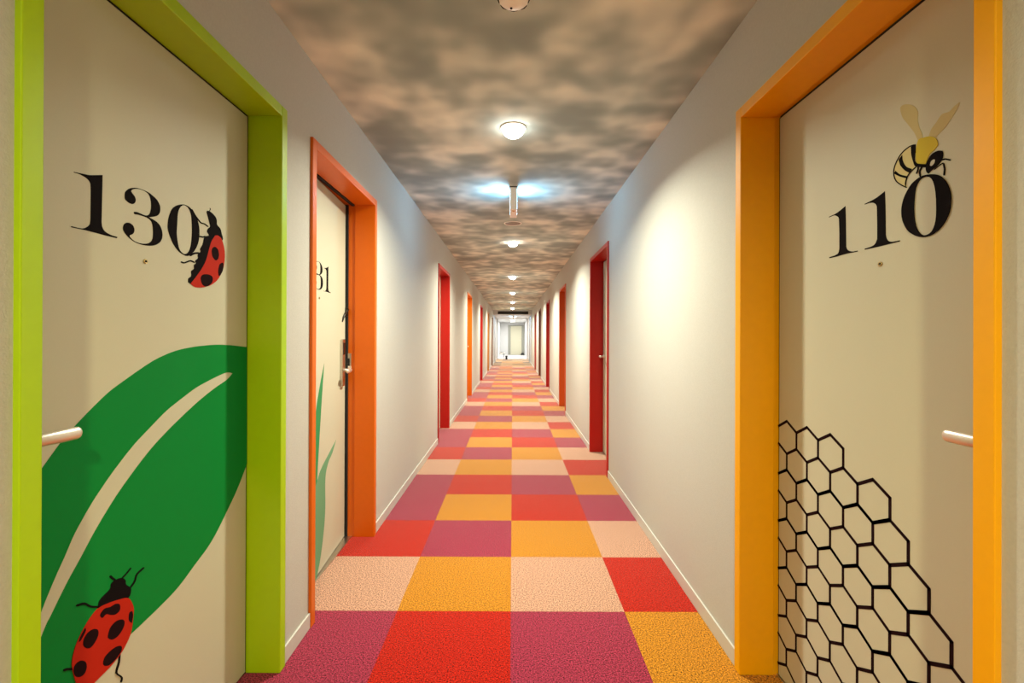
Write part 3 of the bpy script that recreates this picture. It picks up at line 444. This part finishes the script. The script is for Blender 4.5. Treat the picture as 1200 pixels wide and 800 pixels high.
# ------------------------------------------------------------------ ceilings
cb = MB(); cb.box((-1.1, Y_BACK - .1, ZC), (1.1, Y_SOF + .1, ZC + .06), M['clouds'])
tag(cb.build('ceiling'), 'corridor ceiling papered with a brown and beige cloud print', 'ceiling', kind='structure')
cb = MB(); cb.box((-1.1, Y_SOF + .1, Z_LOB), (1.1, Y_END + .1, Z_LOB + .06), M['plain_wall'])
tag(cb.build('ceiling_lobby'), 'low plain white ceiling beyond the end of the cloud ceiling', 'ceiling', kind='structure')
cb = MB(); cb.box((XL, Y_SOF, Z_LOB), (XR, Y_SOF + .1, ZC), M['plain_wall'])
tag(cb.build('trim_1'), 'pale step in the ceiling holding the dark slot vent', 'ceiling step', kind='structure')

# ------------------------------------------------------------------ walls and baseboards
def wall(side, X, doors, name, label):
    s = 1 if side == 'L' else -1
    back = X - s * .25
    mb = MB(); bb = MB()
    y = Y_BACK
    for a, b in doors:
        mb.box((back, y, 0), (X, a - CAS, ZC), M['wallpaper'])
        mb.box((back, a - CAS, ZD + CAS), (X, b + CAS, ZC), M['wallpaper'])
        bb.box((X, y, 0), (X + s * .008, a - CAS, .063), M['white_trim'], .002, 2)
        y = b + CAS
    mb.box((back, y, 0), (X, 20.6, ZC), M['wallpaper'])
    bb.box((X, y, 0), (X + s * .008, 24.6, .063), M['white_trim'], .002, 2)
    mb.box((back, 20.6, 0), (X, Y_END, ZC), M['plain_wall'])
    tag(mb.build(name), label, 'wall', kind='structure')
    return bb
bl = wall('L', XL, LEFT, 'wall_left', 'pale fabric-papered corridor wall with the lime and orange door frames')
br = wall('R', XR, RIGHT, 'wall_right', 'pale fabric-papered corridor wall with the amber door frame')
tag(bl.build('baseboard_left'), 'low white skirting along the wall of doors 130 and 131', 'skirting', kind='structure')
tag(br.build('baseboard_right'), 'low white skirting along the wall of door 110', 'skirting', kind='structure')
mb = MB(); mb.box((-1.09, Y_BACK - .1, 0), (1.09, Y_BACK, ZC), M['wallpaper'])
tag(mb.build('wall_back'), 'corridor wall behind the viewpoint', 'wall', kind='structure')
EX0, EX1, EZ = -.13, .62, 1.92           # door opening in the end wall
mb = MB()
mb.box((XL, Y_END, 0), (EX0 - .16, Y_END + .1, Z_LOB), M['plain_wall'])
mb.box((EX1 + .16, Y_END, 0), (XR, Y_END + .1, Z_LOB), M['plain_wall'])
mb.box((EX0 - .16, Y_END, EZ + .06), (EX1 + .16, Y_END + .1, Z_LOB), M['plain_wall'])
tag(mb.build('wall_end'), 'bright white wall closing the far end of the corridor', 'wall', kind='structure')
# white posts that narrow the far end
n = 2
for y, w in ((21.6, .04), (24.85, .05)):
    for X, s, nm in ((XL, 1, 'beside the wall of door 131'), (XR, -1, 'beside the wall of door 110')):
        mb = MB(); mb.box((X, y, 0), (X + s * w, y + .18, Z_LOB), M['plain_wall'], .004)
        tag(mb.build('trim_%d' % n), 'white far-end post %s, %s of two' % (nm, 'nearer' if y < 22 else 'farther'), 'post', kind='structure')
        n += 1

# ------------------------------------------------------------------ printed pictures on the doors
PRINT = {'k': 'black', 's': 'maroon', 'r': 'print_red', 'g': 'print_green', 'd': 'cream', 'w': 'print_wing', 'y': 'print_yellow', 'c': 'print_pale', 'p': 'print_leaf', 'q': 'print_sage'}
def decal(key, name, leaf, s, y0, base=0, lab=None):
    mb = MB()
    lv, last = 0, None
    for c, loops in DECALS[key]:
        if c != last:
            lv += 1
            last = c
        mb.poly(loops, .0004 + base + .0003 * lv, s, M[PRINT[c]], y0)
    o = mb.build(name, leaf)
    if lab:
        o['label'] = lab
    return o

# ------------------------------------------------------------------ doors
door_n = [0]
def make_door(side, a, b, paint_key, label, lever='near', swing=0.0, prints=None, detail=True):
    s = 1 if side == 'L' else -1
    X = XL if side == 'L' else XR
    door_n[0] += 1
    root = empty('door_%d' % door_n[0], (X, a, 0), label, 'door', kind='structure')
    P = M[paint_key]
    w = b - a
    fx, bx, rx = s * PROUD, -s * .22, -s * .1115      # front, back, rebate (door coords: x out into the corridor for s=1)
    fr = MB()
    for ja, jb, d in ((-CAS, 0, 1), (w, w + CAS, -1)):
        fr.box((rx, ja, 0), (fx, jb, ZD + CAS), P, .0022, 2)
        fr.box((bx, ja if d > 0 else ja + .005, 0), (rx, jb - .005 if d > 0 else jb, ZD + CAS), P)
    fr.box((rx, 0, ZD), (fx - s * .0006, w, ZD + CAS), P, .0022, 2)
    fr.box((bx, -.005, ZD + .005), (rx, w + .005, ZD + CAS), P)
    lx = -s * (.109 if side == 'L' else .125)
    g0, g1 = lx - s * .005, lx - s * .022  # black gasket strips, added to darken the gap around the leaf
    fr.box((g0, -.0045, 0), (g1, .0025, ZD), M['flat_black'])
    if swing:                            # jamb blackened deep inside, standing in for the dark gap past the ajar leaf
        fr.box((lx - s * .041, w - .004, 0), (lx - s * .105, w + .0045, ZD), M['flat_black'])
    else:
        fr.box((g0, w - .0055, 0), (g1, w + .0045, ZD), M['flat_black'])
    fr.box((g0, 0, ZD - .0055), (g1, w, ZD + .0045), M['flat_black'])
    fr.build('door_frame', root)
    th = MB(); th.box((-s * .122, -.004, 0), (-s * .20, w + .004, .005), M['steel'], .0015)
    th.build('threshold', root)
    # the leaf, hung at its edge; its face is the plane x = 0 of its own axes
    lx = -s * (.109 if side == 'L' else .125)
    lf = MB(); lf.box((0, .003, .009), (-s * .04, w - .006, ZD - .006), M['cream'], .0015)
    leaf = lf.build('door_leaf', root, (lx, 0, 0))
    leaf.rotation_euler.z = s * swing
    sg = 1 if lever == 'near' else -1
    ye = .050 if lever == 'near' else w - .050
    def handle():
        h = MB()
        h.lathe([(0, 0), (.026, 0), (.026, .006), (.023, .009), (.009, .010), (.009, .045), (0, .046)] if s > 0 else
                [(0, 0), (.026, 0), (.026, -.006), (.023, -.009), (.009, -.010), (.009, -.045), (0, -.046)], (0, ye, 1.007), M['handle'], 24, 'X')
        h.tube([(s * .046, ye - sg * .004, 1.007), (s * .050, ye + sg * .02, 1.007), (s * .052, ye + sg * .055, 1.007), (s * .052, ye + sg * .086, 1.007)], [.0105, .0120, .0128, .0128], M['handle'], 18, .62)
        h.build('lever_handle', leaf)
    handle()
    pz = MB()
    pr = [(0, 0), (.0062, 0), (.0062, .0022), (.0045, .003), (.0038, .0022), (0, .0022)]
    pz.lathe([(q, s * t) for q, t in pr], (0, .376, 1.400), M['brass'], 20, 'X')
    pz.lathe([(0, s * .0022), (.0036, s * .0024), (0, s * .0034)], (0, .376, 1.400), M['glass_dark'], 16, 'X')
    pz.build('peephole', leaf)
    return root, leaf, s, w

d1, leaf1, s1, w1 = make_door('L', *LEFT[0], 'paint_lime', 'cream door numbered 130 with leaf and ladybirds in a lime green frame')
y0 = LEFT[0][0]
decal('leaf', 'leaf_print', leaf1, s1, y0, 0, 'large green leaf print with pale midrib')
decal('bugleaf', 'ladybird_print', leaf1, s1, y0, .0010, 'ladybird print with spread legs near the foot of the leaf')
decal('one130', 'digit', leaf1, s1, y0, 0, 'black printed 1')
decal('three130', 'digit', leaf1, s1, y0, 0, 'black printed 3')
decal('zero130', 'digit', leaf1, s1, y0, 0, 'black printed 0')
decal('bug130', 'ladybird_print', leaf1, s1, y0, .0004, 'ladybird print climbing the zero')

d2, leaf2, s2, w2 = make_door('L', *LEFT[1], 'paint_orange', 'cream door numbered 131 left ajar in an orange frame, green blades printed', lever='far', swing=math.radians(3.9))
decal('one130', 'digit', leaf2, s2, LEFT[0][0] + .006, 0, 'black printed 1')
decal('three130', 'digit', leaf2, s2, LEFT[0][0] + .004, 0, 'black printed 3')
decal('one130', 'digit', leaf2, s2, LEFT[0][0] - .262, 0, 'second black printed 1')
decal('blade1', 'blade_print', leaf2, s2, 0, 0, 'tall green grass blade print')
decal('blade2', 'blade_print', leaf2, s2, 0, .0004, 'sage green grass blade print')
# lock plate on the free edge, strike plate on the jamb, guard bar propping the door
mb = MB()
mb.box((0, w2 - .105, .915), (.016, w2 - .055, 1.19), M['steel'], .004)
mb.box((.016, w2 - .098, 1.10), (.018, w2 - .062, 1.17), M['glass_dark'], .0008)
mb.build('lock_plate', leaf2)
mb = MB()
mb.box((-.04, w2 - .0035, .90), (.0005, w2 - .001, 1.10), M['steel'], .0008)
mb.build('latch_plate', leaf2)
mb = MB()
mb.box((-.166, w2 - .002, 1.00), (-.131, w2 + .006, 1.105), M['steel'], .001)
mb.box((-.158, w2 - .0035, 1.03), (-.139, w2 - .001, 1.075), M['flat_black'], .0005)
mb.build('strike_plate', d2)
mb = MB()
mb.tube([(-.165, w2 + .002, 1.345), (-.150, w2 - .030, 1.352), (-.155, w2 - .055, 1.325), (-.162, w2 - .068, 1.295)], .006, M['dark_metal'], 12)
mb.tube([(-.166, w2 + .002, 1.368), (-.146, w2 - .012, 1.366), (-.148, w2 - .032, 1.352)], .006, M['dark_metal'], 12)
mb.box((-.180, w2 - .014, 1.325), (-.150, w2 + .004, 1.38), M['dark_metal'], .002)
mb.build('guard_bar', d2)

rest = [('L', 2, 'paint_red', 'cream door in a bright red frame on the wall past door 131'),
        ('L', 3, 'paint_orange', 'cream door in an orange frame after the red frame past door 131'),
        ('L', 4, 'paint_crimson', 'cream door in a dark red frame beyond the far orange frame'),
        ('L', 5, 'paint_tan', 'cream door in a tan frame, sixth on the wall of door 130'),
        ('L', 6, 'paint_brown', 'cream door in a dark brown frame, last on the wall of door 130')]
for side, k, pk, lab in rest:
    make_door(side, *LEFT[k], pk, lab, lever='near' if k % 2 == 0 else 'far')

d8, leaf8, s8, w8 = make_door('R', *RIGHT[0], 'paint_amber', 'cream door numbered 110 with bee and honeycomb in an amber yellow frame')
y0 = RIGHT[0][0]
decal('one110', 'digit', leaf8, s8, y0, 0, 'black printed 1')
decal('oneb110', 'digit', leaf8, s8, y0, 0, 'second black printed 1')
decal('bee', 'bee_print', leaf8, s8, y0, 0, 'striped bee print on top of the zero')
decal('zero110', 'digit', leaf8, s8, y0, .0016, 'black printed 0')
# honeycomb print
hb = MB()
HW, DZ, HC = .109, .0845, .0293       # cell width, row step, cap height
edges = set()
ymax, ymin = 1.646 - y0, .83 - y0
cy0, cz0 = 1.379 - y0, .8626
starts = [0, -1.5, -2.0, -2.5, -3.0, -3.5, -4.0, -4.5, -5.0, -5.5, -6.0]
for ri, st in enumerate(starts):
    cz = cz0 - DZ * ri
    k = 0
    while True:
        cy = cy0 + (st + k) * HW
        if cy - HW / 2 > ymax:
            break
        k += 1
        h = DZ - HC                    # upright edge
        v = [(cy, cz + h / 2 + HC), (cy + HW / 2, cz + h / 2), (cy + HW / 2, cz - h / 2), (cy, cz - h / 2 - HC), (cy - HW / 2, cz - h / 2), (cy - HW / 2, cz + h / 2)]
        for i in range(6):
            p, q = v[i], v[(i + 1) % 6]
            kp, kq = (round(p[0], 3), round(p[1], 3)), (round(q[0], 3), round(q[1], 3))
            edges.add((min(kp, kq), max(kp, kq)))
T = .0046
for p, q in sorted(edges):
    P0, Q0 = Vector(p), Vector(q)
    if P0.x > Q0.x:
        P0, Q0 = Q0, P0
    if P0.x > ymax or Q0.x < ymin:
        continue
    if Q0.x > ymax:
        Q0 = P0 + (Q0 - P0) * (ymax - P0.x) / (Q0.x - P0.x)
    lo, hi = (P0, Q0) if P0.y < Q0.y else (Q0, P0)
    if hi.y < .014:
        continue
    if lo.y < .014:
        nl = hi + (lo - hi) * (hi.y - .014) / (hi.y - lo.y)
        P0, Q0 = (nl, Q0) if lo is P0 else (P0, nl)
    d = (Q0 - P0)
    if d.length < 1e-4:
        continue
    d.normalize()
    nrm = Vector((-d.y, d.x)) * T
    e = d * T * .55
    hb.poly([[tuple(P0 - e + nrm), tuple(P0 - e - nrm), tuple(Q0 + e - nrm), tuple(Q0 + e + nrm)]], .0006, s8, M['maroon'])
hb.build('honeycomb_print', leaf8)['label'] = 'dark honeycomb outline print'

rest = [(1, 'paint_red', 'cream door in a bright red frame, next after door 110'),
        (2, 'paint_rust', 'cream door in a rust orange frame, third on the wall of door 110'),
        (3, 'paint_crimson', 'cream door in a dark red frame beyond the rust orange frame'),
        (4, 'paint_brown', 'cream door in a brown frame, fifth on the wall of door 110'),
        (5, 'paint_rose', 'cream door in a dusty rose frame, last on the wall of door 110')]
for k, pk, lab in rest:
    make_door('R', *RIGHT[k], pk, lab, lever='far' if k % 2 else 'near')

# the door in the end wall
door_n[0] += 1
root = empty('door_%d' % door_n[0], ((EX0 + EX1) / 2, Y_END, 0), 'pale cream door with grey frame at the far end of the corridor', 'door', kind='structure')
cx = root.location.x; hw = (EX1 - EX0) / 2
mb = MB()
mb.box((-hw - .16, -.03, 0), (-hw, .1, EZ + .06), M['paint_grey'], .004)
mb.box((hw, -.03, 0), (hw + .16, .1, EZ + .06), M['paint_grey'], .004)
mb.box((-hw, -.03, EZ), (hw, .1, EZ + .06), M['paint_grey'], .004)
mb.build('door_frame', root)
mb = MB(); mb.box((-hw + .003, .03, .008), (hw - .003, .07, EZ - .004), M['cream'], .002)
lf = mb.build('door_leaf', root)
mb = MB()
mb.lathe([(0, 0), (.026, 0), (.026, .008), (0, .009)], (hw - .08, .0285, .95), M['handle'], 20)
mb.tube([(hw - .08, .03, .95), (hw - .08, -.02, .95), (hw - .10, -.025, .95), (hw - .19, -.025, .95)], .011, M['steel'], 12)
mb.build('lever_handle', lf)

# ------------------------------------------------------------------ downlights
M['lamp_glow'] = emit('lamp_glow', (1, .95, .84), 16)
lab = ['round downlight in the cloud ceiling just behind the viewpoint', 'largest glowing round downlight, before the hanging sign', 'glowing round downlight just past the flat ceiling ring',
       'third glowing round downlight counted from the hanging sign outward', 'glowing round downlight just before the two small sprinklers', 'second glowing round downlight from the dark slot vent',
       'glowing round downlight closest to the dark slot vent']
lab[3] = 'second glowing round downlight past the hanging sign'
def make_lamp(y, label):
    root = empty('downlight', (0, y, ZC), label, 'ceiling light', 'downlights along the corridor ceiling')
    t = MB()
    t.lathe([(.058, 0), (.072, 0), (.072, -.003), (.069, -.006), (.063, -.006), (.058, -.004), (.058, 0)], (0, 0, 0), M['white_plastic'], 48)
    t.build('trim_ring', root)
    d = MB()
    d.lathe([(.061 * math.cos(q * math.pi / 16), -.004 - .052 * math.sin(q * math.pi / 16)) for q in range(8)] + [(0, -.056)], (0, 0, 0), M['lamp_glow'], 40)
    d.build('diffuser', root)
    ld = bpy.data.lights.new('lamp', 'AREA')
    ld.shape = 'DISK'
    ld.size = .10
    ld.energy = LAMP_W
    ld.color = LAMP_RGB
    ld.spread = math.radians(LAMP_SPREAD)
    lo = bpy.data.objects.new('lamp_source', ld)
    COL.objects.link(lo)
    lo.parent = root
    lo.location = (0, 0, -.058)
    return root
first = None
for i, y in enumerate(LAMP_Y):
    if first is None:
        first = make_lamp(y, lab[i])
    else:
        c = copy_tree(first)
        c.location = (0, y, ZC)
        c['label'] = lab[i]
        if LAMP_MUL[i] != 1:
            for ch in c.children:
                if ch.type == 'LIGHT':
                    ch.data = ch.data.copy()
                    ch.data.energy = LAMP_W * LAMP_MUL[i]
for ch in first.children:            # the lamp by the viewpoint is dimmer and yellower
    if ch.type == 'LIGHT':
        ch.data = ch.data.copy()
        ch.data.energy = LAMP_W * LAMP_MUL[0]
        ch.data.color = NEAR_RGB
        ch.data.spread = math.radians(NEAR_SPREAD)

# ------------------------------------------------------------------ lit hanging sign, seen edge on
M['sign_glow'] = emit('sign_glow', (.30, .68, 1.0), SIGN_STRENGTH)
def make_sign(x, y, z, label):
    root = empty('hanging_sign', (x, y, z), label, 'lit sign', 'lit signs hanging edge-on from the ceilings')
    t = MB(); t.box((-.030, -.002, -.006), (.030, .252, 0), M['dark_metal'], .001)
    t.build('mounting_plate', root)
    t = MB(); t.box((-.027, 0, -.176), (.027, .25, -.006), M['white_plastic'], .004)
    t.box((-.010, .03, -.179), (.010, .06, -.1755), M['brass'], .001)
    t.build('housing', root)
    t = MB()
    for q in (-1, 1):
        t.box((q * .0260, .012, -.166), (q * .0274, .238, -.018), M['sign_glow'], .0006)
    t.build('lit_panel', root)
    return root
sg = make_sign(.004, 3.50, ZC, 'slim white lit sign hanging edge-on after the largest downlight')
c = copy_tree(sg)
c.location = (.03, 21.2, Z_LOB)
c['label'] = 'tiny far lit sign hanging edge-on beyond the dark slot vent'

# ------------------------------------------------------------------ ceiling fittings
root = empty('smoke_detector', (0, 1.515, ZC), 'round cream smoke detector on the ceiling at the top edge of the view', 'smoke detector')
t = MB(); t.lathe([(0, 0), (.060, 0), (.060, -.010), (.057, -.014), (0, -.014)], (0, 0, 0), M['white_plastic'], 48)
t.build('base', root)
t = MB(); t.lathe([(.050, -.014), (.052, -.022), (.050, -.034), (.044, -.040), (.024, -.043), (0, -.043)], (0, 0, 0), M['white_plastic'], 48)
hd = t.build('sensor_head', root)
t = MB()
for k in range(8):
    a = k * math.pi / 4
    t.tube([(.0495 * math.cos(a - .25), .0495 * math.sin(a - .25), -.035), (.0515 * math.cos(a), .0515 * math.sin(a), -.035), (.0495 * math.cos(a + .25), .0495 * math.sin(a + .25), -.035)], .0022, M['flat_black'], 8)
t.build('smoke_slots', hd)
t = MB(); t.lathe([(0, -.0425), (.004, -.0425), (.004, -.0455), (0, -.0465)], (-.008, .026, 0), M['flat_black'], 12)
t.build('indicator', hd)

root = empty('ceiling_speaker', (0, 4.64, ZC), 'flat round white-rimmed ceiling speaker behind the hanging sign', 'speaker')
t = MB(); t.lathe([(.078, 0), (.091, 0), (.091, -.003), (.087, -.007), (.081, -.007), (.078, -.004), (.078, 0)], (0, 0, 0), M['white_plastic'], 48)
t.build('rim', root)
t = MB(); t.lathe([(.078, -.0005), (.078, -.003), (.05, -.0045), (0, -.005)], (0, 0, 0), mat('grille_beige', (.42, .36, .31, 1), .6, noise=.3, nscale=500), 40)
t.build('grille', root)

def sprinkler(x, label):
    root = empty('sprinkler', (x, 13.04, ZC), label, 'sprinkler', 'sprinkler heads in the cloud ceiling')
    t = MB(); t.lathe([(0, 0), (.032, 0), (.030, -.006), (.014, -.009), (0, -.009)], (0, 0, 0), M['white_plastic'], 28)
    t.build('escutcheon', root)
    t = MB(); t.lathe([(0, -.009), (.008, -.009), (.006, -.03), (.004, -.038), (.016, -.040), (.016, -.042), (0, -.043)], (0, 0, 0), M['steel'], 20)
    t.build('head', root)
sprinkler(-.236, 'tiny white sprinkler head on the ceiling, on the side of door 130')
sprinkler(.224, 'tiny white sprinkler head on the ceiling, on the side of door 110')

root = empty('slot_vent', (0, Y_SOF, 2.17), 'long dark slot air vent in the pale ceiling step', 'air vent')
t = MB()
t.box((-.62, -.006, 0), (.66, 0, .112), M['vent_dark'])
t.build('backing', root)
t = MB()
for z0, z1 in ((-.008, .004), (.106, .118)):
    t.box((-.63, -.014, z0), (.67, 0, z1), M['dark_metal'], .002)
for x0 in (-.63, .66):
    t.box((x0, -.014, .004), (x0 + .01, 0, .106), M['dark_metal'], .002)
t.build('frame', root)
t = MB()
for k in range(4):
    t.box((-.62, -.012, .018 + k * .024), (.66, -.004, .024 + k * .024), M['vent_dark'], .001)
t.build('slat', root)

# ------------------------------------------------------------------ lobby fill panels, added to brighten the far end
M['fill_glow'] = emit('fill_glow', (1, .98, .95), 5)
def panel(y, label):
    root = empty('fill_panel', (.02, y, Z_LOB), label, 'ceiling light', 'added fill-light panels at the bright far end')
    t = MB()
    for lo, hi in (((-.17, -.17, -.012), (.17, -.15, 0)), ((-.17, .15, -.012), (.17, .17, 0)), ((-.17, -.15, -.012), (-.15, .15, 0)), ((.15, -.15, -.012), (.17, .15, 0))):
        t.box(lo, hi, M['white_plastic'], .002)
    t.build('frame', root)
    t = MB(); t.box((-.15, -.15, -.008), (.15, .15, -.001), M['fill_glow'])
    t.build('diffuser', root)
    ld = bpy.data.lights.new('panel', 'AREA'); ld.size = .28; ld.energy = LOBBY_W; ld.color = (1, .98, .90)
    lo = bpy.data.objects.new('fill_source', ld); COL.objects.link(lo); lo.parent = root; lo.location = (0, 0, -.009)
    return root
p = panel(26.1, 'added square fill-light panel where the white floor begins')
for y, l in ((22.4, 'added square fill-light panel over the end of the carpet'), (28.9, 'added square fill-light panel just before the far end door'),):
    c = copy_tree(p); c.location = (.02, y, Z_LOB); c['label'] = l

# ------------------------------------------------------------------ small things on the far floor
root = empty('stool', (-.53, 24.35, 0), 'small pale stool with dark seat edge on the floor at the far end', 'stool')
t = MB(); t.lathe([(0, .33), (.14, .33), (.155, .345), (.15, .37), (.12, .38), (0, .382)], (0, 0, 0), M['white_plastic'], 32)
t.build('seat', root)
t = MB(); t.lathe([(.10, .381), (.13, .378), (.12, .392), (.06, .40), (0, .402)], (-.01, 0, 0), M['vent_dark'], 24)
t.build('seat_pad', root)
for q in range(4):
    a = math.pi / 4 + q * math.pi / 2
    t = MB(); t.tube([(.09 * math.cos(a), .09 * math.sin(a), .34), (.15 * math.cos(a), .15 * math.sin(a), .008)], [.014, .010], M['dark_metal' if q in (0, 3) else 'white_plastic'], 10)
    t.build('leg', root)
root = empty('waste_bin', (-.315, 24.3, 0), 'small black bin on the floor beside the far stool', 'bin')
t = MB(); t.lathe([(0, 0), (.050, 0), (.054, .01), (.060, .19), (.056, .19), (.050, .012), (0, .012)], (0, 0, 0), M['flat_black'], 28)
t.build('body', root)
t = MB(); t.lathe([(.056, .188), (.064, .188), (.064, .202), (.056, .202), (.056, .188)], (0, 0, 0), M['dark_metal'], 28)
t.build('rim', root)
root = empty('bag', (.66, 30.45, 0), 'small dark slumped bag on the white floor by the far end door', 'bag')
t = MB()
t.lathe([(0, 0), (.12, 0), (.135, .02), (.125, .06), (.08, .11), (.03, .14), (0, .143)], (0, 0, 0), M['flat_black'], 24)
t.build('body', root)
t = MB(); t.tube([(-.05, 0, .115), (-.04, 0, .17), (0, 0, .185), (.04, 0, .17), (.05, 0, .115)], .007, M['dark_metal'], 10)
t.build('handle', root)
